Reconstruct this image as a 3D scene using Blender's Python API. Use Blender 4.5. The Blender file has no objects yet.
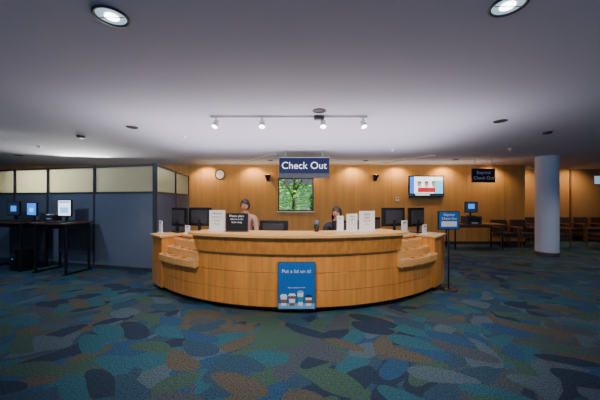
import bpy, bmesh, math, random
from mathutils import Matrix, Vector, noise
random.seed(7)
S = bpy.context.scene
COL = S.collection
pi = math.pi
CEIL = 2.72

# ------------------------------------------------------------ materials
def mat(name, col, rough=0.6, metal=0.0, emit=None, es=0.0, var=0.12, vs=(8,8,8), bump=0.0, bs=200.0, spec=0.5):
    m = bpy.data.materials.new(name); m.use_nodes = True
    nt = m.node_tree; N = nt.nodes; L = nt.links
    b = N['Principled BSDF']
    b.inputs['Roughness'].default_value = rough
    b.inputs['Metallic'].default_value = metal
    b.inputs['Specular IOR Level'].default_value = spec
    tc = N.new('ShaderNodeTexCoord'); mp = N.new('ShaderNodeMapping')
    mp.inputs['Scale'].default_value = vs
    L.new(tc.outputs['Object'], mp.inputs['Vector'])
    nz = N.new('ShaderNodeTexNoise'); nz.inputs['Scale'].default_value = 1.0
    nz.inputs['Detail'].default_value = 5
    L.new(mp.outputs[0], nz.inputs['Vector'])
    r = N.new('ShaderNodeValToRGB')
    r.color_ramp.elements[0].position = 0.3; r.color_ramp.elements[1].position = 0.7
    r.color_ramp.elements[0].color = tuple(c*(1-var) for c in col)+(1,)
    r.color_ramp.elements[1].color = tuple(min(1,c*(1+var)) for c in col)+(1,)
    L.new(nz.outputs['Fac'], r.inputs['Fac']); L.new(r.outputs['Color'], b.inputs['Base Color'])
    if emit:
        b.inputs['Emission Color'].default_value = tuple(emit)+(1,)
        b.inputs['Emission Strength'].default_value = es
    if bump > 0:
        n2 = N.new('ShaderNodeTexNoise'); n2.inputs['Scale'].default_value = bs
        L.new(tc.outputs['Object'], n2.inputs['Vector'])
        bp = N.new('ShaderNodeBump'); bp.inputs['Strength'].default_value = bump
        bp.inputs['Distance'].default_value = 0.01
        L.new(n2.outputs['Fac'], bp.inputs['Height']); L.new(bp.outputs[0], b.inputs['Normal'])
    return m

M_ceil = mat('ceiling_paint', (0.50,0.52,0.66), 0.9, var=0.03, vs=(.6,.6,.6), bump=0.1, bs=60)
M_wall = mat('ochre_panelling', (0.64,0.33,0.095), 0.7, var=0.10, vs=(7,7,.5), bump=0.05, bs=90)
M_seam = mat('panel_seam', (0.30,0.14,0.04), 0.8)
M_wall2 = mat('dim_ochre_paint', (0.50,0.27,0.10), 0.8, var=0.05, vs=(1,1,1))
M_grey = mat('grey_wall_paint', (0.18,0.20,0.26), 0.8, var=0.05)
M_base = mat('baseboard_rubber', (0.04,0.035,0.035), 0.6)
M_black = mat('black_plastic', (0.010,0.010,0.012), 0.35)
M_dgrey = mat('dark_grey_plastic', (0.04,0.04,0.05), 0.45)
M_white = mat('white_plastic', (0.8,0.8,0.8), 0.45, var=0.03)
M_paper = mat('paper', (0.85,0.85,0.88), 0.8, var=0.02)
M_ink = mat('printed_ink', (0.05,0.05,0.07), 0.8)
M_metal = mat('brushed_metal', (0.5,0.5,0.52), 0.3, metal=1.0)
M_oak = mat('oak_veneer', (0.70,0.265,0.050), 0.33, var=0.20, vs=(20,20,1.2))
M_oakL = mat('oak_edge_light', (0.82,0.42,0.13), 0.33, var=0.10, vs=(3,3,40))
M_oakD = mat('oak_shadow_gap', (0.14,0.05,0.015), 0.6)
M_dwood = mat('dark_wood', (0.10,0.05,0.028), 0.45, var=0.3, vs=(20,20,2))
M_cwood = mat('chair_wood', (0.22,0.085,0.035), 0.4, var=0.25, vs=(20,20,2))
M_lam = mat('worktop_laminate', (0.35,0.33,0.31), 0.5)
M_fab = mat('grey_panel_fabric', (0.14,0.165,0.225), 0.9, var=0.08, vs=(2,2,2), bump=0.3, bs=300)
M_trimg = mat('partition_trim', (0.04,0.045,0.06), 0.5)
M_navy = mat('navy_sign', (0.006,0.014,0.060), 0.5, spec=0.2)
M_lett = mat('white_lettering', (0.9,0.9,0.95), 0.5, var=0.01)
M_blue = mat('poster_blue', (0.004,0.13,0.48), 0.5, var=0.06, vs=(3,3,3), spec=0.3)
M_lblue = mat('poster_light_blue', (0.15,0.45,0.75), 0.5)
M_brown = mat('cup_sleeve', (0.28,0.11,0.04), 0.7)
M_teal = mat('teal_print', (0.03,0.28,0.33), 0.6)
M_red = mat('red_print', (0.7,0.03,0.03), 0.6, emit=(0.8,0.02,0.02), es=0.8)
M_scrW = mat('screen_white', (0.5,0.5,0.5), 0.3, emit=(0.80,0.92,1), es=2.2, var=0.02)
M_scrB = mat('screen_blue', (0.02,0.1,0.3), 0.3, emit=(0.02,0.22,0.95), es=1.6)
M_scrC = mat('screen_cyan', (0.1,0.3,0.5), 0.3, emit=(0.15,0.6,1.0), es=1.8)
M_scrS = mat('screen_skin', (0.6,0.35,0.25), 0.3, emit=(0.8,0.4,0.25), es=0.9)
M_scrD = mat('screen_dark', (0.015,0.02,0.035), 0.15, emit=(0.04,0.08,0.16), es=0.25)
M_uphol = mat('dark_upholstery', (0.045,0.028,0.032), 0.9, bump=0.2)
M_skin = mat('skin', (0.42,0.20,0.12), 0.6, var=0.05, spec=.3)
M_lips = mat('lips', (0.30,0.09,0.08), 0.5)
M_eye = mat('eye_white', (0.5,0.48,0.45), 0.3, var=0.01)
M_iris = mat('iris', (0.04,0.02,0.012), 0.3)
M_hair = mat('dark_hair', (0.022,0.013,0.010), 0.55, var=0.4, vs=(60,60,6))
M_shirtA = mat('tan_shirt', (0.40,0.22,0.17), 0.85, bump=0.2)
M_shirtB = mat('black_cardigan', (0.02,0.02,0.028), 0.85, bump=0.2)
M_pants = mat('dark_trousers', (0.03,0.035,0.05), 0.85)
M_bulb = mat('lamp_face', (1,1,1), 0.3, emit=(1.0,0.97,0.92), es=12.0, var=0.0)
M_can = mat('downlight_reflector', (0.42,0.50,0.60), 0.25, metal=0.3, emit=(0.5,0.75,0.95), es=0.8)
M_candk = mat('downlight_baffle', (0.03,0.03,0.035), 0.5)
M_warmlamp = mat('warm_lamp', (1,.8,.5), 0.3, emit=(1.0,0.7,0.35), es=14.0, var=0)
M_col = mat('column_paint', (0.70,0.75,0.90), 0.7, var=0.03, vs=(2,2,2))
M_leaf = mat('foliage', (0.24,0.62,0.08), 0.6, var=0.6, vs=(3,3,3))
M_bark = mat('bark', (0.12,0.08,0.05), 0.9)
M_grass = mat('grass', (0.14,0.34,0.05), 0.9, var=0.4)
M_book1 = mat('book_cover_blue', (0.03,0.1,0.3), 0.6)
M_book2 = mat('book_cover_cream', (0.6,0.5,0.35), 0.6)
M_house = mat('white_siding', (0.75,0.76,0.78), 0.8)

# frosted panel
M_frost = bpy.data.materials.new('frosted_glazing'); M_frost.use_nodes = True
nt = M_frost.node_tree; nt.nodes.clear()
o = nt.nodes.new('ShaderNodeOutputMaterial'); mx = nt.nodes.new('ShaderNodeMixShader')
d = nt.nodes.new('ShaderNodeBsdfDiffuse'); t = nt.nodes.new('ShaderNodeBsdfTranslucent')
nz = nt.nodes.new('ShaderNodeTexNoise'); nz.inputs['Scale'].default_value = 1.2
rp = nt.nodes.new('ShaderNodeValToRGB')
rp.color_ramp.elements[0].color = (0.68,0.66,0.50,1); rp.color_ramp.elements[1].color = (0.84,0.82,0.66,1)
nt.links.new(nz.outputs['Fac'], rp.inputs['Fac'])
nt.links.new(rp.outputs[0], d.inputs['Color']); nt.links.new(rp.outputs[0], t.inputs['Color'])
mx.inputs[0].default_value = 0.55
nt.links.new(d.outputs[0], mx.inputs[1]); nt.links.new(t.outputs[0], mx.inputs[2]); nt.links.new(mx.outputs[0], o.inputs['Surface'])

M_glass = bpy.data.materials.new('window_glass'); M_glass.use_nodes = True
nt = M_glass.node_tree; nt.nodes.clear()
o = nt.nodes.new('ShaderNodeOutputMaterial'); mx = nt.nodes.new('ShaderNodeMixShader')
g = nt.nodes.new('ShaderNodeBsdfGlossy'); g.inputs['Roughness'].default_value = 0.03
t = nt.nodes.new('ShaderNodeBsdfTransparent'); fr = nt.nodes.new('ShaderNodeLayerWeight'); fr.inputs[0].default_value = 0.1
nt.links.new(fr.outputs['Fresnel'], mx.inputs[0]); nt.links.new(t.outputs[0], mx.inputs[1]); nt.links.new(g.outputs[0], mx.inputs[2]); nt.links.new(mx.outputs[0], o.inputs['Surface'])

# carpet
def carpet():
    m = bpy.data.materials.new('patterned_carpet'); m.use_nodes = True
    nt = m.node_tree; N = nt.nodes; L = nt.links
    b = N['Principled BSDF']; b.inputs['Roughness'].default_value = 0.85
    b.inputs['Specular IOR Level'].default_value = 0.25
    tc = N.new('ShaderNodeTexCoord')
    pal = [(0.020,0.052,0.090),(0.070,0.066,0.052),(0.018,0.085,0.118),(0.036,0.078,0.062),(0.014,0.028,0.056),(0.055,0.090,0.118),(0.016,0.058,0.125),(0.045,0.058,0.075)]
    # gentle warp so the leaf shapes curve
    wn = N.new('ShaderNodeTexNoise'); wn.inputs['Scale'].default_value = 1.5; wn.inputs['Detail'].default_value = 0
    L.new(tc.outputs['Object'], wn.inputs['Vector'])
    sb = N.new('ShaderNodeVectorMath'); sb.operation='SUBTRACT'; sb.inputs[1].default_value=(.5,.5,.5)
    L.new(wn.outputs['Color'], sb.inputs[0])
    sc_ = N.new('ShaderNodeVectorMath'); sc_.operation='SCALE'; sc_.inputs['Scale'].default_value = .32
    L.new(sb.outputs[0], sc_.inputs[0])
    ad = N.new('ShaderNodeVectorMath'); ad.operation='ADD'
    L.new(tc.outputs['Object'], ad.inputs[0]); L.new(sc_.outputs[0], ad.inputs[1])
    cur = None
    layers = [(0.2,(1.7,2.7,1),0.75,0),(1.15,(1.6,3.1,1),0.52,3),(-0.75,(1.5,3.1,1),0.50,5),(2.3,(1.9,4.0,1),0.44,2),(0.45,(1.6,3.8,1),0.40,6)]
    for i,(ang,sc,th,sh) in enumerate(layers):
        mp2 = N.new('ShaderNodeMapping'); mp2.inputs['Rotation'].default_value = (0,0,ang)
        L.new(ad.outputs[0], mp2.inputs['Vector'])
        mp = N.new('ShaderNodeMapping')
        mp.inputs['Scale'].default_value = sc; mp.inputs['Location'].default_value = (i*3.7,i*1.9,0)
        L.new(mp2.outputs[0], mp.inputs['Vector'])
        v = N.new('ShaderNodeTexVoronoi'); v.voronoi_dimensions = '2D'; v.inputs['Scale'].default_value = 1.0
        v.inputs['Randomness'].default_value = 0.95
        L.new(mp.outputs[0], v.inputs['Vector'])
        sp = N.new('ShaderNodeSeparateColor'); L.new(v.outputs['Color'], sp.inputs[0])
        r = N.new('ShaderNodeValToRGB'); r.color_ramp.interpolation = 'CONSTANT'
        els = r.color_ramp.elements
        n = len(pal)
        while len(els) < n: els.new(0.5)
        for k in range(n):
            els[k].position = k/n; els[k].color = pal[(k+sh)%n]+(1,)
        L.new(sp.outputs[0], r.inputs['Fac'])
        if cur is None:
            cur = r.outputs[0]
        else:
            lt = N.new('ShaderNodeMath'); lt.operation = 'LESS_THAN'; lt.inputs[1].default_value = th
            L.new(v.outputs['Distance'], lt.inputs[0])
            mx = N.new('ShaderNodeMix'); mx.data_type = 'RGBA'
            L.new(lt.outputs[0], mx.inputs[0]); L.new(cur, mx.inputs[6]); L.new(r.outputs[0], mx.inputs[7])
            cur = mx.outputs[2]
    nz = N.new('ShaderNodeTexNoise'); nz.inputs['Scale'].default_value = 70; nz.inputs['Detail'].default_value = 4
    L.new(tc.outputs['Object'], nz.inputs['Vector'])
    mr = N.new('ShaderNodeMapRange'); mr.inputs[1].default_value = .3; mr.inputs[2].default_value = .7
    mr.inputs[3].default_value = 0.45; mr.inputs[4].default_value = 1.6
    L.new(nz.outputs['Fac'], mr.inputs[0])
    vm = N.new('ShaderNodeVectorMath'); vm.operation = 'SCALE'
    L.new(cur, vm.inputs[0]); L.new(mr.outputs[0], vm.inputs['Scale']); L.new(vm.outputs[0], b.inputs['Base Color'])
    bp = N.new('ShaderNodeBump'); bp.inputs['Strength'].default_value = 0.5; bp.inputs['Distance'].default_value = 0.01
    L.new(nz.outputs['Fac'], bp.inputs['Height']); L.new(bp.outputs[0], b.inputs['Normal'])
    return m
M_carpet = carpet()

# ------------------------------------------------------------ mesh builder
class B:
    def __init__(s, name): s.name=name; s.bm=bmesh.new(); s.mats=[]; s.M=Matrix.Identity(4)
    def mi(s, m):
        if m not in s.mats: s.mats.append(m)
        return s.mats.index(m)
    def v(s, p): return s.bm.verts.new(s.M @ Vector(p))
    def face(s, vs, m, smooth=False):
        try: f = s.bm.faces.new(vs)
        except ValueError: return
        f.material_index = s.mi(m); f.smooth = smooth
    def box(s, x0,x1,y0,y1,z0,z1,m):
        c = [s.v(p) for p in ((x0,y0,z0),(x1,y0,z0),(x1,y1,z0),(x0,y1,z0),(x0,y0,z1),(x1,y0,z1),(x1,y1,z1),(x0,y1,z1))]
        for q in ((3,2,1,0),(4,5,6,7),(0,1,5,4),(1,2,6,5),(2,3,7,6),(3,0,4,7)): s.face([c[i] for i in q], m)
    def cyl(s, p0,p1,r0,m,r1=None,n=16,cap=True):
        r1 = r0 if r1 is None else r1
        p0=Vector(p0); p1=Vector(p1); d=(p1-p0).normalized()
        a = d.orthogonal().normalized(); b = d.cross(a)
        A=[];Bv=[]
        for i in range(n):
            t=2*pi*i/n; u=a*math.cos(t)+b*math.sin(t)
            A.append(s.v(p0+u*r0)); Bv.append(s.v(p1+u*r1))
        for i in range(n):
            j=(i+1)%n; s.face([A[i],A[j],Bv[j],Bv[i]], m, True)
        if cap: s.face(A[::-1],m); s.face(Bv,m)
    def lathe(s, prof, c, m, n=32):
        rings=[]
        for r,z in prof:
            rings.append([s.v((c[0]+r*math.cos(2*pi*i/n), c[1]+r*math.sin(2*pi*i/n), c[2]+z)) for i in range(n)])
        for k in range(len(rings)-1):
            for i in range(n):
                j=(i+1)%n; s.face([rings[k][i],rings[k][j],rings[k+1][j],rings[k+1][i]], m, True)
    def disc(s, c, r, m, n=32):
        s.face([s.v((c[0]+r*math.cos(2*pi*i/n), c[1]+r*math.sin(2*pi*i/n), c[2])) for i in range(n)], m)
    def sph(s, c, r, m, seg=16, rings=10, fn=None):
        if not hasattr(r,'__len__'): r=(r,r,r)
        R=[]
        for k in range(1,rings):
            ph=pi*k/rings; row=[]
            for i in range(seg):
                t=2*pi*i/seg
                p=Vector((math.sin(ph)*math.cos(t), math.sin(ph)*math.sin(t), math.cos(ph)))
                if fn: p=fn(p)
                row.append(s.v((c[0]+p.x*r[0], c[1]+p.y*r[1], c[2]+p.z*r[2])))
            R.append(row)
        tp=Vector((0,0,1)); bt=Vector((0,0,-1))
        if fn: tp=fn(tp); bt=fn(bt)
        T=s.v((c[0]+tp.x*r[0],c[1]+tp.y*r[1],c[2]+tp.z*r[2])); Bo=s.v((c[0]+bt.x*r[0],c[1]+bt.y*r[1],c[2]+bt.z*r[2]))
        for k in range(len(R)-1):
            for i in range(seg):
                j=(i+1)%seg; s.face([R[k][i],R[k+1][i],R[k+1][j],R[k][j]],m,True)
        for i in range(seg):
            j=(i+1)%seg; s.face([T,R[0][i],R[0][j]],m,True); s.face([Bo,R[-1][j],R[-1][i]],m,True)
    def arc(s, a0,a1,r0,r1,z0,z1,m,n=None,r1t=None,r0t=None):
        r1t=r1 if r1t is None else r1t; r0t=r0 if r0t is None else r0t
        n = n or max(2,int(abs(a1-a0)/2.0)+1)
        rows=[]
        for i in range(n+1):
            a=math.radians(a0+(a1-a0)*i/n); sn,cs=math.sin(a),math.cos(a)
            rows.append([s.v((r*sn,-r*cs,z)) for r,z in ((r0,z0),(r1,z0),(r1t,z1),(r0t,z1))])
        for i in range(n):
            for k in range(4):
                l=(k+1)%4
                s.face([rows[i][k],rows[i+1][k],rows[i+1][l],rows[i][l]],m)
        s.face(rows[0][::-1],m); s.face(rows[-1],m)
    def done(s, loc=(0,0,0), rz=0, bev=0.0, parent=None):
        bmesh.ops.recalc_face_normals(s.bm, faces=s.bm.faces)
        me=bpy.data.meshes.new(s.name+'_mesh'); s.bm.to_mesh(me); s.bm.free()
        for m in s.mats: me.materials.append(m)
        o=bpy.data.objects.new(s.name, me); COL.objects.link(o)
        o.location=loc; o.rotation_euler=(0,0,rz)
        if bev>0:
            md=o.modifiers.new('bevel','BEVEL'); md.width=bev; md.segments=2; md.limit_method='ANGLE'; md.angle_limit=math.radians(50)
        if parent: o.parent=parent
        return o

def text(parent, body, loc, size, m, rot=(pi/2,0,0), name='lettering', align='CENTER', bold=0.0):
    c=bpy.data.curves.new(name,'FONT'); c.body=body; c.size=size; c.align_x=align; c.align_y='CENTER'
    c.extrude=0.001; c.offset=bold
    c.materials.append(m)
    o=bpy.data.objects.new(name,c); COL.objects.link(o); o.location=loc; o.rotation_euler=rot; o.parent=parent
    return o

def light(kind, name, loc, energy, color, target=None, **kw):
    l=bpy.data.lights.new(name, kind); l.energy=energy; l.color=color
    for k,v in kw.items(): setattr(l,k,v)
    o=bpy.data.objects.new(name,l); COL.objects.link(o); o.location=loc
    if target is not None:
        o.rotation_euler=(Vector(target)-Vector(loc)).to_track_quat('-Z','Y').to_euler()
    return o

# ------------------------------------------------------------ room shell
b=B('floor'); b.box(-13,13,-3,10.6,-0.1,0,M_carpet); b.done()
b=B('ceiling'); b.box(-13,13,-3,10.75,CEIL,CEIL+0.15,M_ceil); b.done()
WX0,WX1,WZ0,WZ1=-0.76,0.47,1.14,2.28
b=B('wall_back')
b.box(-13,WX0,9.3,9.45,0,CEIL,M_wall); b.box(WX1,7.75,9.3,9.45,0,CEIL,M_wall)
b.box(WX0,WX1,9.3,9.45,0,WZ0,M_wall); b.box(WX0,WX1,9.3,9.45,WZ1,CEIL,M_wall)
for x in (-4.7,-3.4,-2.1,-.8,1.85,3.15,5.75,7.05): b.box(x-.004,x+.004,9.297,9.301,.1,CEIL,M_seam)
b.done()
b=B('wall_return'); b.box(7.6,7.75,9.45,10.6,0,CEIL,M_wall); b.done()
b=B('wall_recess')
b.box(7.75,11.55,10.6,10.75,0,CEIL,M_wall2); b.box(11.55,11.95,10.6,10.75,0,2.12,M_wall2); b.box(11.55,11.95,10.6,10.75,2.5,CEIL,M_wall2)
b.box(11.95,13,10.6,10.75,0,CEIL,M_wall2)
for x in (8.6,9.6,10.6): b.box(x-0.03,x+0.03,10.57,10.6,0.1,CEIL,M_cwood)
b.done()
b=B('wall_left'); b.box(-13.15,-13,-3,10.75,0,CEIL,M_grey); b.done()
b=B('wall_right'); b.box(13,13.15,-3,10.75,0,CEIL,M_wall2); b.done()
b=B('baseboard_back'); b.box(-13,7.75,9.285,9.3,0,0.1,M_base); b.done()
b=B('baseboard_recess'); b.box(7.75,13,10.585,10.6,0,0.1,M_base); b.done()
b=B('window_1')
for x0,x1,z0,z1 in ((WX0,WX0+.04,WZ0,WZ1),(WX1-.04,WX1,WZ0,WZ1),(WX0,WX1,WZ0,WZ0+.04),(WX0,WX1,WZ1-.04,WZ1)):
    b.box(x0,x1,9.32,9.40,z0,z1,M_trimg)
b.box(WX0,WX1,9.355,9.36,WZ0,WZ1,M_glass)
b.box(WX0-.04,WX1+.04,9.27,9.33,WZ0-.04,WZ0,M_white)
b.done()
b=B('window_2')
for x0,x1,z0,z1 in ((11.55,11.58,2.12,2.5),(11.92,11.95,2.12,2.5),(11.55,11.95,2.12,2.15),(11.55,11.95,2.47,2.5)):
    b.box(x0,x1,10.62,10.7,z0,z1,M_dwood)
b.box(11.55,11.95,10.655,10.66,2.12,2.5,M_glass); b.done()

# outside
b=B('lawn_ground'); b.box(-15,20,9.46,26,-0.2,-0.1,M_grass); b.done()
b=B('neighbouring_house')
b.box(-4,4,19,24,-.1,2.6,M_house)
for k in range(12): b.box(-4.02,4.02,18.97,19,-.0+k*.21,.012+k*.21,M_dgrey)
for x in (-2.2,1.2): b.box(x-.5,x+.5,18.95,19.0,.8,1.9,M_scrD)
v=[b.v(p) for p in ((-4.4,18.6,2.55),(4.4,18.6,2.55),(4.4,21.5,4.2),(-4.4,21.5,4.2))]; b.face(v,M_dgrey); b.done()
b=B('garden_tree')
b.cyl((-0.35,13.2,-0.1),(-0.2,13.2,3.8),0.10,M_bark,0.06)
b.cyl((0.7,14,-0.1),(0.9,14,3.8),0.08,M_bark,0.05)
b.cyl((-0.25,13.2,1.9),(0.4,13.0,3.0),0.05,M_bark,0.02); b.cyl((-0.3,13.2,1.6),(-0.9,13.1,2.7),0.04,M_bark,0.02)
for i in range(9000):
    p=Vector((random.uniform(-3,3),random.uniform(12.2,15.5),random.uniform(0.0,4.2)))
    nn=noise.noise(p*0.9)
    if nn<(-0.2 if p.z<1.6 else .0): continue
    s=random.uniform(.04,.11); q=Matrix.Rotation(random.uniform(0,6.28),4,'Z')@Matrix.Rotation(random.uniform(0,3.1),4,'X')
    vs=[b.v(p+(q@Vector(c))*s) for c in ((-1,0,0),(0,-.5,0),(1,0,0),(0,.5,0))]
    b.face(vs,M_leaf)
b.done()

# column
b=B('round_column')
b.lathe([(0.255,0.0),(0.255,CEIL)],(6.82,7.46,0),M_col,40)
b.lathe([(0.262,0.0),(0.262,0.1),(0.255,0.1)],(6.82,7.46,0),M_base,40)
b.done()

# ------------------------------------------------------------ ceiling fixtures
def downlight(x,y,r,lit=True):
    b=B('recessed_downlight')
    b.lathe([(r*1.0,-0.001),(r*1.0,-0.010),(r*0.86,-0.012),(r*0.82,-0.003)],(x,y,CEIL),M_candk if lit else M_dgrey)
    if lit:
        b.lathe([(r*.82,-.003),(r*.5,-.002)],(x,y,CEIL),M_can)
        b.disc((x,y,CEIL-.002),r*.5,M_can); b.sph((x,y+r*.05,CEIL-.006),(r*.40,r*.40,.006),M_bulb)
        b.box(x-r*.8,x+r*.8,y-.003,y+.003,CEIL-.012,CEIL-.010,M_candk)
    else:
        b.lathe([(r*.82,-.003),(r*.3,-.002)],(x,y,CEIL),M_candk); b.disc((x,y,CEIL-.0025),r*.5,M_candk)
    return b.done()
downlight(-1.23,1.76,.105); downlight(1.28,1.66,.105)
for x,y in ((-2.76,4.44),(.26,3.62),(3.04,4.1),(-7.5,7.2),(2.0,8.2),(-6.5,5.6),(-0.9,8.2),(4.6,8.0),(6.6,5.5),(9.2,7.6)):
    downlight(x,y,.09 if y<8 else .08, False)
def sprinkler(x,y):
    b=B('fire_sprinkler'); b.lathe([(.05,0),(.045,-.012),(.015,-.014),(.012,-.04),(.03,-.042),(.028,-.048),(0.001,-.048)],(x,y,CEIL),M_white,16); b.done()
for x,y in ((-2.2,5.1),(2.2,6.4),(-5.8,6.0),(4.9,6.3)): sprinkler(x,y)
def smoke(x,y):
    b=B('smoke_detector'); b.lathe([(.07,0),(.07,-.02),(.05,-.04),(.001,-.042)],(x,y,CEIL),M_dgrey,20); b.done()
smoke(4.35,4.75); smoke(-4.1,5.05)
for x0,y0,x1,y1 in ((-1.9,8.75,-.65,7.0),(2.6,8.75,3.6,7.2)):
    b=B('linear_air_diffuser'); L_=math.hypot(x1-x0,y1-y0)
    b.box(0,L_,-.05,.05,-.012,0,M_white)
    for k in (-.025,.0,.025): b.box(.03,L_-.03,k-.006,k+.006,-.014,-.011,M_black)
    b.done((x0,y0,CEIL),math.atan2(y1-y0,x1-x0))

# track light
b=B('track_light')
b.box(-1.28,.96,3.84,3.875,CEIL-.03,CEIL,M_white)
b.box(.2,.34,3.82,3.90,CEIL-.05,CEIL,M_dgrey)
heads=[(-1.2,(-.25,-.45)),(-.54,(.0,-.5)),(.33,(.0,-.5)),(.90,(.25,-.45))]
for x,(tx,ty) in heads:
    y=3.857; b.cyl((x,y,CEIL-.03),(x,y,CEIL-.075),.012,M_white,n=10)
    d=Vector((tx,ty,-1)).normalized(); c=Vector((x,y,CEIL-.11))
    b.cyl(c-d*.05,c+d*.055,.032,M_white,.048,n=20)
    b.cyl(c+d*.0555,c+d*.0565,.040,M_bulb,n=20)
b.done()

# ------------------------------------------------------------ cubicle partition
PA=-.245; P0=(-3.06,5.7)
b=B('cubicle_partition')
def panelrun(b, marks):
    for s0,s1 in zip(marks[:-1],marks[1:]):
        b.box(s0+.025,s1-.025,-.03,.03,.08,1.66,M_fab)
        b.box(s0+.025,s1-.025,-.008,.008,1.70,2.24,M_frost)
        b.box(s0,s1,-.035,.035,2.24,2.28,M_trimg); b.box(s0,s1,-.035,.035,1.655,1.70,M_trimg)
        b.box(s0,s1,-.035,.035,0,.08,M_trimg)
    for s_ in marks: b.box(s_-.025,s_+.025,-.04,.04,0,2.29,M_trimg)
b.M=Matrix.Translation((P0[0],P0[1],0))@Matrix.Rotation(PA+pi,4,'Z')
panelrun(b,[0,1.6,3.0,4.1,5.5])
sd=math.atan2(2.9,-.5)
b.M=Matrix.Translation((P0[0],P0[1],0))@Matrix.Rotation(sd,4,'Z')
panelrun(b,[0,1.45,2.9]); b.M=Matrix.Identity(4); b.done()

def along(s, off):
    return (P0[0]-.9701*s-.2425*off, P0[1]+.2425*s-.9701*off)

def monitor(loc, rz, scr=M_scrD, w=.40, h=.30, name='computer_monitor', deco=None, tilt=0):
    b=B(name); z0=.11
    b.box(-.11,.11,-.08,.09,0,.018,M_black); b.box(-.025,.025,.02,.045,.015,z0+.12,M_black)
    b.M=Matrix.Translation((0,0,z0))@Matrix.Rotation(tilt,4,'X')
    b.box(-w/2,w/2,-.02,.012,0,h,M_black); b.box(-w/2+.06,w/2-.06,.01,.04,.05,h-.05,M_dgrey)
    b.box(-w/2+.018,w/2-.018,-.0225,-.0195,.022,h-.018,scr)
    if deco:
        for x0,x1,za,zb,m in deco: b.box(x0*w,x1*w,-.0245,-.022,za*h,zb*h,m)
    return b.done(loc,rz,bev=.004)

def station(s, w, off=.42):
    x,y=along(s,off); b=B('standing_computer_table')
    b.box(-w/2,w/2,-.3,.3,1.02,1.055,M_dwood)
    for sx in (-1,1):
        b.box(sx*(w/2-.06)-.02,sx*(w/2-.06)+.02,-.26,-.22,.03,1.02,M_black)
        b.box(sx*(w/2-.06)-.02,sx*(w/2-.06)+.02,.2,.24,.03,1.02,M_black)
        b.box(sx*(w/2-.06)-.025,sx*(w/2-.06)+.025,-.3,.28,0,.04,M_black)
    b.box(-w/2+.06,w/2-.06,.2,.22,.35,.95,M_dgrey); b.box(-w/2+.06,w/2-.06,-.22,.2,.93,1.0,M_black)
    b.done((x,y,0),PA,bev=.004); return x,y
def loc_on(s,off,z): x,y=along(s,off); return (x,y,z)
station(1.95,.95); station(3.35,1.25)
page=[(-.3,.3,.2,.55,M_scrC),(-.4,.4,.82,.9,M_scrB)]
monitor(loc_on(1.98,.36,1.056),PA+.1,M_scrW,.34,.36,deco=page)
monitor(loc_on(2.88,.40,1.056),PA-.1,M_scrB,.36,.30,deco=[(-.2,.2,.3,.6,M_scrC)])
monitor(loc_on(3.45,.40,1.056),PA,M_scrD,.40,.32,deco=[(-.2,.25,.3,.7,M_scrB)])
def keyboard(loc,rz):
    b=B('computer_keyboard'); b.box(-.21,.21,-.07,.07,0,.02,M_black)
    for i in range(12):
        for j in range(4): b.box(-.195+i*.033,-.168+i*.033,-.058+j*.03,-.034+j*.03,.019,.027,M_dgrey)
    b.done(loc,rz)
keyboard(loc_on(1.9,.6,1.056),PA); keyboard(loc_on(2.95,.6,1.056),PA); keyboard(loc_on(3.5,.6,1.056),PA)
def printer(loc,rz):
    b=B('desktop_printer'); b.box(-.09,.09,-.1,.1,0,.14,M_dgrey); b.box(-.07,.07,-.105,-.09,.05,.07,M_white); b.box(-.06,.06,-.12,-.02,.14,.16,M_paper); b.done(loc,rz,bev=.01)
printer(loc_on(2.32,.35,1.056),PA)
b=B('computer_tower'); b.box(-.09,.09,-.21,.21,.0,.42,M_black); b.box(-.075,.075,-.215,-.21,.3,.36,M_dgrey); b.cyl((0,-.21,.25),(0,-.216,.25),.012,M_scrB)
b.done(loc_on(3.05,.45,0),PA,bev=.006)

# ------------------------------------------------------------ circulation desk
CX,CY=-.03,6.9
def dp(a,r,z): t=math.radians(a); return (CX+r*math.sin(t), CY-r*math.cos(t), z)
desk=bpy.data.objects.new('circulation_desk',None); COL.objects.link(desk); desk.location=(CX,CY,0)
b=B('desk_body')
A=51; U=26; E=42
b.arc(-A,A,2.95,3.20,0,.08,M_black)
b.arc(-A+.3,A-.3,3.0,3.29,.075,.54,M_oakD)
b.arc(-U+.2,U-.2,3.0,3.29,.54,.80,M_oakD)
def bands(a0,a1,cuts,r=3.3,g=.0022):
    for i in range(len(cuts)-1):
        b.arc(a0,a1,3.05,r,cuts[i]+g,cuts[i+1]-g,M_oak)
bands(-U,U,[.08,.30,.54,.78])
for sgn in (-1,1):
    a0,a1=(U,E) if sgn>0 else (-E,-U)
    bands(a0,a1,[.08,.30,.54])
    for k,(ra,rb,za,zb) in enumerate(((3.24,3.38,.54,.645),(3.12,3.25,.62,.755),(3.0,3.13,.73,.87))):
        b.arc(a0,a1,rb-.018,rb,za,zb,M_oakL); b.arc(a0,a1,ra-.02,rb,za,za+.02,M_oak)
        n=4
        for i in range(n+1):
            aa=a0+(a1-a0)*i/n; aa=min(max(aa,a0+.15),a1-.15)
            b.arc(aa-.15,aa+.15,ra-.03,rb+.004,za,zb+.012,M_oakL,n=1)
    b.arc(a0,a1,2.95,3.0,.54,.90,M_oak)
    e0,e1=(E,A) if sgn>0 else (-A,-E)
    bands(e0,e1,[.08,.50,.90],3.34)
    c0,c1=(35,A+.4) if sgn>0 else (-A-.4,-35)
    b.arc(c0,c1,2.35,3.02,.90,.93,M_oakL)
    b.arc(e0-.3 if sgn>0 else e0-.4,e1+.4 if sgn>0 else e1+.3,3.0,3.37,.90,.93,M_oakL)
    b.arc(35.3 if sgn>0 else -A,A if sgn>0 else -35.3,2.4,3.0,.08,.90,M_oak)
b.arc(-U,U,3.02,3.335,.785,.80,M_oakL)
b.arc(-U,U,3.05,3.35,.80,1.03,M_oak,r1t=3.42)
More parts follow.
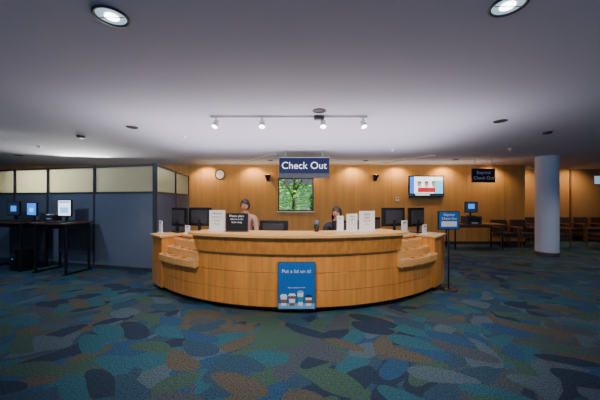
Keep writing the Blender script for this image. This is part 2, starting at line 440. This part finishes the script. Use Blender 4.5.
b.arc(-U-.5,U+.5,2.95,3.47,1.03,1.07,M_oakL)
b.arc(-34.8,34.8,2.36,3.04,.715,.75,M_lam)
b.arc(-34.8,34.8,2.98,3.02,.08,.72,M_oakD)
for a in (-34,-20,-7,7,20,34): b.arc(a-.4,a+.4,2.42,3.0,0,.715,M_oak,n=1)
b.done(parent=desk,bev=.004)
for sgn in (-1,1):
    b=B('bin_leaflets')
    for k,(r,z) in enumerate(((3.31,.565),(3.19,.645),(3.07,.755))):
        for i in range(4):
            a=(U+(E-U)*(i+.5)/4)*sgn
            if (i*2+k)%3!=0: continue
            t=math.radians(a); b.M=Matrix.Translation((r*math.sin(t),-r*math.cos(t),z))@Matrix.Rotation(t,4,'Z')
            b.box(-.07,.07,-.010,.010,0,.09+.010*k,[M_book2,M_brown,M_book1,M_book2][i])
    b.done(parent=desk)

# poster on desk front
b=B('cup_poster')
def pq(x0,x1,z0,z1,m,y=0): b.box(x0,x1,-.003-y,-y,z0,z1,m)
pq(-.25,.25,.07,.70,M_ink); pq(-.24,.24,.08,.69,M_blue,.002)
pq(-.24,.24,.08,.15,M_lblue,.004)
def cup(x,z,w,h,body,sleeve,lid):
    def trap(xa,xb,za,zb,m,y):
        vs=[b.v((x-xa,-y,za)),b.v((x+xa,-y,za)),b.v((x+xb,-y,zb)),b.v((x-xb,-y,zb))]; b.face(vs,m)
    trap(w*.36,w*.5,z,z+h,body,.0095); trap(w*.41,w*.47,z+h*.3,z+h*.7,sleeve,.011)
    trap(w*.56,w*.5,z+h,z+h+.02,lid,.0115); trap(w*.42,w*.38,z+h+.02,z+h+.035,lid,.0115)
cup(-.17,.12,.085,.12,M_paper,M_brown,M_paper); cup(-.06,.12,.09,.13,M_brown,M_paper,M_paper)
cup(.05,.12,.08,.17,M_paper,M_teal,M_lblue); cup(.16,.12,.09,.11,M_paper,M_brown,M_dgrey)
po=b.done((-.045,3.583,0))
text(po,'Put a lid on it!',(0,-.012,.575),.068,M_lett)
text(po,'Please use covered drinks',(0,-.012,.36),.022,M_lett,name='small_lettering')

# signs hanging
b=B('check_out_sign')
b.box(-.60,.60,-.025,.025,2.05,2.53,M_navy); b.box(-.60,.60,-.028,-.024,2.05,2.16,M_trimg)
b.box(-.61,.61,-.03,.03,2.53,2.545,M_metal)
for x in (-.45,.45): b.cyl((x,0,2.54),(x,0,CEIL),.008,M_metal,n=8)
so=b.done((.10,6.5,0)); text(so,'Check Out',(0,-.03,2.34),.24,M_lett)
b=B('express_check_out_sign')
b.box(-.34,.34,-.02,.02,2.04,2.45,M_navy)
for x in (-.25,.25): b.cyl((x,0,2.45),(x,0,CEIL),.008,M_metal,n=8)
so=b.done((5.43,8.0,0)); text(so,'Express',(0,-.024,2.33),.135,M_lett); text(so,'Check Out',(0,-.024,2.17),.135,M_lett,name='lettering_2')

# clock
b=B('wall_clock')
b.M=Matrix.Translation((-2.75,9.3,2.40))@Matrix.Rotation(pi/2,4,'X')
b.lathe([(.17,0),(.175,.03),(.15,.04),(.147,.02)],(0,0,0),M_black,36); b.disc((0,0,.02),.15,M_paper)
for i in range(12):
    t=i*pi/6; b.cyl((.12*math.cos(t),.12*math.sin(t),.021),(.14*math.cos(t),.14*math.sin(t),.021),.004,M_ink,n=6)
b.cyl((0,0,.024),(.05,.06,.024),.005,M_ink,n=6); b.cyl((0,0,.026),(-.1,.04,.026),.004,M_ink,n=6)
b.done()
for x in (-1.1,2.58):
    b=B('wall_sconce'); b.box(-.05,.05,-.02,0,-.12,.08,M_black)
    b.lathe([(.02,-.12),(.06,-.04),(.11,.06),(.115,.07),(.09,.06),(.01,-.02)],(0,-.12,0),M_black,20)
    b.cyl((0,-.02,-.04),(0,-.1,-.04),.015,M_black,n=10); b.sph((0,-.12,.045),.04,M_warmlamp)
    b.done((x,9.3,2.30))
b=B('thermostat'); b.box(-.05,.05,-.02,0,-.07,.07,M_white); b.box(-.03,.03,-.024,-.02,0,.04,M_dgrey); b.done((3.35,9.3,1.55))
# TV
b=B('wall_television')
b.box(-.6,.6,-.08,-.02,-.37,.37,M_black); b.box(-.2,.2,-.02,0,-.15,.15,M_dgrey)
def tq(x0,x1,z0,z1,m,y=0): b.box(x0,x1,-.084-y,-.08-y,z0,z1,m)
tq(-.56,.56,-.33,.33,M_scrW); tq(-.56,.56,-.33,-.24,M_scrD,.002); tq(-.56,-.42,-.24,.33,M_scrB,.002)
tq(.25,.56,-.24,.2,M_scrC,.002); tq(-.3,.3,-.2,-.04,M_red,.004)
for x,m_ in ((-.25,M_scrS),(.0,M_scrS),(.24,M_scrS)):
    b.M=Matrix.Translation((x,-.087,.06)); b.sph((0,0,0),(.06,.004,.085),m_); b.sph((0,.002,.05),(.07,.004,.07),M_scrD)
    b.M=Matrix.Identity(4)
tq(-.38,.1,-.3,-.27,M_scrW,.004)
b.done((4.32,9.3,1.985))

# express kiosk table
b=B('kiosk_table')
b.box(-.8,.8,-.3,.3,.74,.775,M_cwood)
for sx in (-.73,.73):
    for sy in (-.25,.25): b.cyl((sx,sy,0),(sx,sy,.74),.022,M_black)
b.box(-.73,.73,.24,.26,.62,.74,M_cwood); b.done((5.5,8.55,0),bev=.004)
monitor((5.35,8.45,.776+.242),0,M_scrD,.40,.34,deco=[(-.25,.25,.35,.8,M_scrB)])
b=B('book_scanner'); b.box(-.22,.22,-.18,.18,0,.24,M_dgrey); b.box(-.17,.17,-.19,-.17,.08,.2,M_black); b.box(-.1,.1,-.195,-.185,.02,.06,M_white); b.done((5.35,8.45,.776),bev=.01)

# floor sign stand
b=B('floor_sign_stand')
b.lathe([(.001,.025),(.13,.02),(.14,0),(.001,0)],(0,0,0),M_black,28); b.cyl((0,0,.02),(0,0,1.05),.013,M_black)
b.box(-.18,.18,-.015,.015,1.02,1.33,M_black); b.box(-.165,.165,-.018,-.014,1.035,1.315,M_blue)
b.box(-.13,.13,-.020,-.017,1.07,1.16,M_paper); so=b.done((2.52,4.58,0),bev=.002)
text(so,'Express',(0,-.022,1.27),.06,M_lett); text(so,'Check Out',(0,-.022,1.205),.055,M_lett,name='lettering_2')

# ------------------------------------------------------------ things on the desk
def tentsign(a,r,w,h,m,lines,mt,z=1.071,rz=None,name='counter_sign'):
    b=B(name)
    b.box(-w/2,w/2,-.006,.006,.012,h,m); b.box(-w/2,w/2,-.04,.05,0,.012,M_dgrey if m is M_black else M_white)
    o=b.done(dp(a,r,z),math.radians(a) if rz is None else rz)
    for i,(t,s_) in enumerate(lines): text(o,t,(0,-.008,h*(.85-.17*i)),s_,mt,name='lettering_%d'%i)
tentsign(-21.5,3.2,.24,.30,M_paper,[('Welcome',.035),('Please have your',.02),('card ready',.02),('Thank you',.02)],M_ink,rz=-.15)
tentsign(-15.8,3.18,.32,.26,M_black,[('Please place',.045),('returns in the',.035),('book drop',.035)],M_lett,rz=-.12)
tentsign(18.4,3.16,.24,.29,M_paper,[('Library',.035),('Hours',.03),('Mon - Fri 8-8',.02),('Sat 9-5',.02)],M_ink,rz=.2)
tentsign(14.4,3.12,.19,.25,M_paper,[('Renew',.03),('online',.03)],M_teal,rz=.5,name='leaflet_holder')
tentsign(11.6,3.05,.10,.22,M_paper,[('Info',.03)],M_ink,rz=-.6,name='leaflet_holder')
tentsign(-41,2.93,.16,.15,M_paper,[('Notice',.03)],M_ink,z=.931,name='notice_card')
tentsign(-49.5,3.22,.20,.22,M_paper,[('Exit',.04)],M_ink,z=.931,name='notice_card')
tentsign(38,2.93,.17,.24,M_paper,[('Holds',.04)],M_ink,z=.931,name='notice_card')
tentsign(43,3.15,.15,.17,M_paper,[('Ask us',.04)],M_ink,z=.931,name='notice_card')
for a,r,z,rz in ((-48.5,2.92,.931,2.55),(-44,2.62,.931,2.9),(41.5,2.62,.931,-2.9),(47.5,2.92,.931,-2.55),(16,2.75,.751,3.3),(-8,2.72,.751,2.9)):
    monitor(dp(a,r,z),rz,M_scrD,.46,.34)
monitor(dp(29,2.62,.751),-2.4,M_scrW,.44,.36)
keyboard(dp(13.5,2.47,.752),math.radians(13)+pi); keyboard(dp(-25,2.52,.752),math.radians(-20)+pi)
def books(a,r,z,n,name='book_stack'):
    b=B(name); zz=0
    for i in range(n):
        t=random.uniform(.02,.035); q=random.uniform(-.2,.2); b.M=Matrix.Rotation(q,4,'Z')
        m=random.choice([M_book1,M_book2,M_teal,M_brown])
        b.box(-.11,.11,-.075,.075,zz,zz+t,m); b.box(-.106,.113,-.071,.071,zz+.003,zz+t-.003,M_paper); zz+=t
    b.done(dp(a,r,z),math.radians(a))
books(22.5,2.88,.751,5); books(-31,2.88,.751,4)
def pencup(a,r,z):
    b=B('pen_cup'); b.lathe([(.001,0),(.035,0),(.038,.1),(.034,.1),(.031,.01)],(0,0,0),M_black,20)
    for i in range(5):
        t=i*1.3; b.cyl((.01*math.cos(t),.01*math.sin(t),.01),(.03*math.cos(t),.03*math.sin(t),.16),.004,[M_book1,M_teal,M_ink][i%3],n=8)
    b.done(dp(a,r,z))
pencup(5,3.05,1.071)
b=B('desk_telephone'); b.box(-.09,.09,-.1,.1,0,.05,M_black); b.box(-.085,-.035,-.1,.1,.05,.085,M_black); b.box(0,.07,-.06,.05,.05,.055,M_dgrey); b.done(dp(2,2.62,.751),2.9,bev=.008)

# ------------------------------------------------------------ waiting chairs
def chair(x,y,rz):
    b=B('waiting_armchair')
    for sx in (-1,1):
        b.box(sx*.27-.02,sx*.27+.02,-.27,-.23,0,.62,M_cwood); b.box(sx*.27-.02,sx*.27+.02,.22,.26,0,.82,M_cwood)
        b.box(sx*.27-.028,sx*.27+.028,-.29,.25,.62,.65,M_cwood); b.box(sx*.27-.015,sx*.27+.015,-.23,.22,.28,.33,M_cwood)
    b.box(-.25,.25,-.25,-.22,.3,.36,M_cwood); b.box(-.25,.25,.22,.25,.3,.36,M_cwood)
    b.box(-.245,.245,-.26,.2,.35,.46,M_uphol)
    b.M=Matrix.Translation((0,.2,.44))@Matrix.Rotation(-.14,4,'X'); b.box(-.245,.245,-.03,.05,0,.42,M_uphol)
    b.done((x,y,0),rz,bev=.012)
for x in (6.72,7.36): chair(x,8.88,0)
for x in (8.2,8.85,9.5,10.15,10.8,11.45): chair(x,10.15,0)
for y in (6.3,6.98,7.66,8.34): chair(9.4,y,-pi/2)
chair(8.1,8.6,-.2)

# ------------------------------------------------------------ people
def skinmesh(name, chains, sub=2):
    vs=[];es=[];rad=[];roots=[]; idx={}
    for ch in chains:
        prev=None
        for key,p,r in ch:
            if key in idx: i=idx[key]
            else:
                i=len(vs); idx[key]=i; vs.append(p); rad.append(r)
            if prev is not None: es.append((prev,i))
            elif idx[key]==len(vs)-1: roots.append(i)
            prev=i
    me=bpy.data.meshes.new(name+'_sk'); me.from_pydata(vs,es,[])
    o=bpy.data.objects.new(name+'_tmp',me); COL.objects.link(o)
    bm=bmesh.new(); bm.from_mesh(me); sk=bm.verts.layers.skin.verify(); bm.verts.ensure_lookup_table()
    for i,v in enumerate(bm.verts):
        r=rad[i]; v[sk].radius=(r,r) if not hasattr(r,'__len__') else r; v[sk].use_root=(i in roots)
    bm.to_mesh(me); bm.free()
    o.modifiers.new('skin','SKIN').use_smooth_shade=True
    s=o.modifiers.new('sub','SUBSURF'); s.levels=sub; s.render_levels=sub
    dg=bpy.context.evaluated_depsgraph_get(); dg.update()
    res=bpy.data.meshes.new_from_object(o.evaluated_get(dg)); bpy.data.objects.remove(o)
    res.name=name
    for f in res.polygons: f.use_smooth=True
    return res

def person(name, loc, rz, ztop, shirt, longhair, headyaw, pitch, reach=-.46):
    root=bpy.data.objects.new(name,None); COL.objects.link(root); root.location=loc; root.rotation_euler=(0,0,rz)
    P=ztop-.79
    neck=[('pel',(0,0,P),(.15,.12)),('waist',(0,-.02,P+.15),(.13,.105)),('chest',(0,-.04,P+.33),(.16,.115)),('ub',(0,-.05,P+.435),(.13,.085)),('nk',(0,-.06,P+.51),(.056,.056)),('hd',(0,-.075,P+.58),(.05,.05))]
    chains=[neck]
    wz=.80
    for s in (-1,1):
        chains.append([('ub',0,0),('sh%d'%s,(s*.180,-.05,P+.435),.066),('um%d'%s,(s*.215,-.08,P+.30),.054),('el%d'%s,(s*.235,-.13,P+.175),.046),('fm%d'%s,(s*.19,-.29,(P+.175+wz)/2+.015),.038),('wr%d'%s,(s*.13,reach,wz),.027)])
        ank=.10 if P<.66 else P-.40
        chains.append([('pel',0,0),('hip%d'%s,(s*.095,-.05,P-.02),.085),('th%d'%s,(s*.11,-.22,P-.02),.075),('kn%d'%s,(s*.12,-.38,P-.02),.06),('cf%d'%s,(s*.12,-.34,P-.2),.052),('an%d'%s,(s*.12,-.29,ank),.036),('toe%d'%s,(s*.13,-.43,ank-.05),.036)])
    me=skinmesh('body',chains)
    for m in (shirt,M_skin,M_pants,M_black): me.materials.append(m)
    for f in me.polygons:
        c=f.center
        arm = abs(c.x)>.175 or c.y<-.44
        if c.z>P+.505: f.material_index=1
        elif c.z<P+.05 and not (arm and c.z>.755 and abs(c.x)>.09 and (c.y<-.44 or abs(c.x)>.2)):
            f.material_index=2
            if c.z<ank+.02: f.material_index=3
    o=bpy.data.objects.new('body',me); COL.objects.link(o); o.parent=root
    for s in (-1,1):
        w=Vector((s*.13,reach,wz)); ch=[[('w',tuple(w+Vector((0,.02,.0))),(.022,.018)),('p1',tuple(w+Vector((-s*.004,-.03,-.006))),(.030,.014)),('p2',tuple(w+Vector((-s*.008,-.075,-.012))),(.034,.012))]]
        for i,(dx,ln) in enumerate(((.027,.062),(.009,.074),(-.009,.070),(-.027,.055))):
            bx=-s*.008+dx*(-s)
            q=w+Vector((bx,-.07,-.012))
            ch.append([('f%d0'%i,tuple(q),.0085),('f%d1'%i,tuple(q+Vector((bx*.12,-ln*.42,.006))),.008),('f%d2'%i,tuple(q+Vector((bx*.16,-ln*.75,-.004))),.0075),('f%d3'%i,tuple(q+Vector((bx*.16,-ln*.98,-.018))),.0065)])
        q=w+Vector((-s*.024,-.028,-.008))
        ch.append([('t0',tuple(q),.010),('t1',tuple(q+Vector((-s*.026,-.022,-.003))),.0095),('t2',tuple(q+Vector((-s*.038,-.05,-.010))),.008)])
        hm=skinmesh('hand_left' if s>0 else 'hand_right',ch,1); hm.materials.append(M_skin)
        ho=bpy.data.objects.new(hm.name,hm); COL.objects.link(ho); ho.parent=root
    b=B('head')
    def hf(p):
        q=p.copy()
        if q.z<0:
            q.x*=1-.28*(-q.z)**1.5
            if q.y>0: q.y*=1-.35*(-q.z)
            else: q.y*=1-.05*(-q.z)
        if q.y<0: q.y*=.93
        return q
    b.sph((0,0,0),(.076,.098,.115),M_skin,28,20,hf)
    b.sph((0,-.092,-.020),(.012,.018,.014),M_skin,12,8); b.cyl((0,-.084,.018),(0,-.100,-.018),.007,M_skin,.010,n=10)
    for s in (-1,1):
        b.sph((s*.029,-.079,.004),(.0115,.009,.0065),M_eye,12,8); b.sph((s*.029,-.0865,.0035),(.0055,.0025,.0055),M_iris,10,6)
        b.sph((s*.029,-.080,.0105),(.014,.0095,.005),M_skin,12,8)
        b.sph((s*.030,-.083,.024),(.017,.006,.0035),M_hair,10,6)
        b.sph((s*.077,.005,-.002),(.010,.018,.030),M_skin,12,8); b.sph((s*.034,-.060,-.030),(.026,.022,.026),M_skin,12,8)
    b.sph((0,-.083,-.054),(.021,.008,.0045),M_lips,12,8); b.sph((0,-.082,-.061),(.017,.008,.0045),M_lips,12,8)
    b.sph((0,-.062,-.084),(.026,.022,.022),M_skin,12,8)
    R=Matrix.Translation((0,-.085,P+.67))@Matrix.Rotation(headyaw,4,'Z')@Matrix.Rotation(pitch,4,'X')
    h=b.done(parent=root); h.matrix_local=R
    b=B('hair'); seg,rg=32,18; G=[]
    for kk in range(rg+1):
        row=[]
        for i in range(seg):
            t=2*pi*i/seg; front=-math.sin(t)
            lim = .34+.10*(abs(math.cos(t))**2)+.05*math.cos(t+.5) if front>0.25 else (.58 if front>-.1 else .76)
            lim += 0 if not longhair else (.04 if front<.25 else 0)
            ph=pi*lim*kk/rg
            wob=1+.03*math.sin(7*t+kk*.6)+.015*math.sin(17*t)
            x=.089*math.sin(ph)*math.cos(t)*wob; y=.110*math.sin(ph)*math.sin(t)*wob+.006; z=.124*math.cos(ph)*(1+.02*math.sin(5*t+.8))
            if longhair and front<.35 and kk>11:
                f=(kk-11)/(rg-11); z=z*(1-f)+(-.22+.015*math.sin(5*t))*f
                rr=.100-.006*f; x=x*(1-f)+rr*math.cos(t)*f*wob; y=y*(1-f)+(.098*math.sin(t)+.012)*f
            row.append(b.v((x,y,z)))
        G.append(row)
    for kk in range(rg):
        for i in range(seg):
            j=(i+1)%seg; b.face([G[kk][i],G[kk][j],G[kk+1][j],G[kk+1][i]],M_hair,True)
    hh=b.done(parent=root); hh.matrix_local=R
    md=hh.modifiers.new('thick','SOLIDIFY'); md.thickness=.012; md.offset=-1
    b=B('collar'); b.lathe([(.088,P+.475),(.074,P+.515),(.067,P+.518),(.064,P+.49)],(0,-.058,0),shirt,20); b.done(parent=root)
    return P

def stool(loc,zs,rz,ring):
    b=B('office_chair')
    b.lathe([(.001,zs),(.2,zs),(.23,zs-.02),(.22,zs-.06),(.001,zs-.07)],(0,0,0),M_uphol,28)
    b.cyl((0,0,.1),(0,0,zs-.06),.03,M_black)
    for i in range(5):
        t=i*2*pi/5; b.cyl((0,0,.12),(.3*math.cos(t),.3*math.sin(t),.07),.022,M_black,.015,n=8); b.cyl((.3*math.cos(t),.3*math.sin(t)-.012,.03),(.3*math.cos(t),.3*math.sin(t)+.012,.03),.03,M_black)
    b.box(-.025,.025,.18,.21,zs-.05,zs+.3,M_black)
    b.box(-.025,.025,0,.2,zs-.075,zs-.05,M_black)
    b.box(-.2,.2,.19,.24,zs+.08,zs+.36,M_uphol)
    if ring:
        n=24; zr=zs-.43
        for i in range(n):
            a,c=2*pi*i/n,2*pi*(i+1)/n; b.cyl((.26*math.cos(a),.26*math.sin(a),zr),(.26*math.cos(c),.26*math.sin(c),zr),.011,M_metal,n=8,cap=False)
        for a in (0,pi/2,pi,3*pi/2): b.cyl((0,0,zr),(.26*math.cos(a),.26*math.sin(a),zr),.009,M_metal,n=8)
    b.done(loc,rz,bev=.01)
P1=person('library_clerk',(-1.03,5.20,0),-.12,1.54,M_shirtA,False,.1,.12,reach=-.49)
stool((-1.03,5.22,0),P1-.115,-.12,True)
P2=person('library_clerk',(.66,5.02,0),.1,1.41,M_shirtB,True,-.45,.15)
stool((.66,5.04,0),P2-.115,.1,False)

# ------------------------------------------------------------ lights
WARM=(1.0,.70,.38); NEU=(1.0,.93,.84); COOL=(.65,.80,1.0)
for x,y in ((-1.23,1.76),(1.28,1.66)):
    light('SPOT','downlight_beam',(x,y,CEIL-.03),270,NEU,(x*.45,3.6,0.45),spot_size=1.75,spot_blend=1.0,shadow_soft_size=.07)
for x,(tx,ty) in heads:
    light('SPOT','track_beam',(x+tx*.1,3.857+ty*.1,CEIL-.19),45,NEU,(x+tx*1.2,4.6,1.2),spot_size=1.9,spot_blend=.8,shadow_soft_size=.04)
for x in (-3.2,-1.6,.1,1.8,3.3,4.9,6.5):
    light('SPOT','wall_wash',(x,8.95,CEIL-.04),52,WARM,(x,9.3,1.7),spot_size=2.4,spot_blend=.6,shadow_soft_size=.06)
for x in (8.7,10.5): light('SPOT','wall_wash',(x,9.9,CEIL-.04),60,WARM,(x,10.6,1.5),spot_size=2.4,spot_blend=.8,shadow_soft_size=.06)
for x,y in ((6.6,5.5),(9.2,7.6),(3.04,4.1),(-2.76,4.44)):
    light('SPOT','downlight_beam',(x,y,CEIL-.04),75,NEU,(x,y,0),spot_size=2.3,spot_blend=.9,shadow_soft_size=.08)
up=light('AREA','ceiling_fill',(0,5.0,1.9),140,(1.0,.90,.90),(0,5.0,9),shape='RECTANGLE',size=5.5); up.data.size_y=2.8  # added fill in mid-air, brightens the ceiling; no fixture stands here
up=light('AREA','ceiling_fill_warm',(1.5,8.6,2.2),30,WARM,(1.5,8.6,9),shape='RECTANGLE',size=9.0); up.data.size_y=.5  # added warm fill for the ceiling glow along the wall, not a fitting
light('AREA','cubicle_lamp',(-6.0,7.6,2.5),190,(1,.96,.84),(-5.6,6.0,1.6),shape='SQUARE',size=1.2)
light('SPOT','partition_fill_cool',(-5.6,4.2,CEIL-.03),110,COOL,(-5.0,5.8,.9),spot_size=2.3,spot_blend=.9,shadow_soft_size=.1)  # added cool fill to brighten the partition, no ceiling fixture at this spot
light('SUN','sun',(0,14,8),11,(1,.96,.88),(-4,15.2,3),angle=.01)

w=bpy.data.worlds.new('world'); S.world=w; w.use_nodes=True
bg=w.node_tree.nodes['Background']; bg.inputs[0].default_value=(.40,.62,1.0,1); bg.inputs[1].default_value=.75

# ------------------------------------------------------------ camera
cd=bpy.data.cameras.new('camera'); cd.sensor_width=36; cd.lens=16.2; cd.clip_start=.05
cam=bpy.data.objects.new('camera',cd); COL.objects.link(cam); cam.location=(0,0,1.52); cam.rotation_euler=(pi/2,0,0)
S.camera=cam
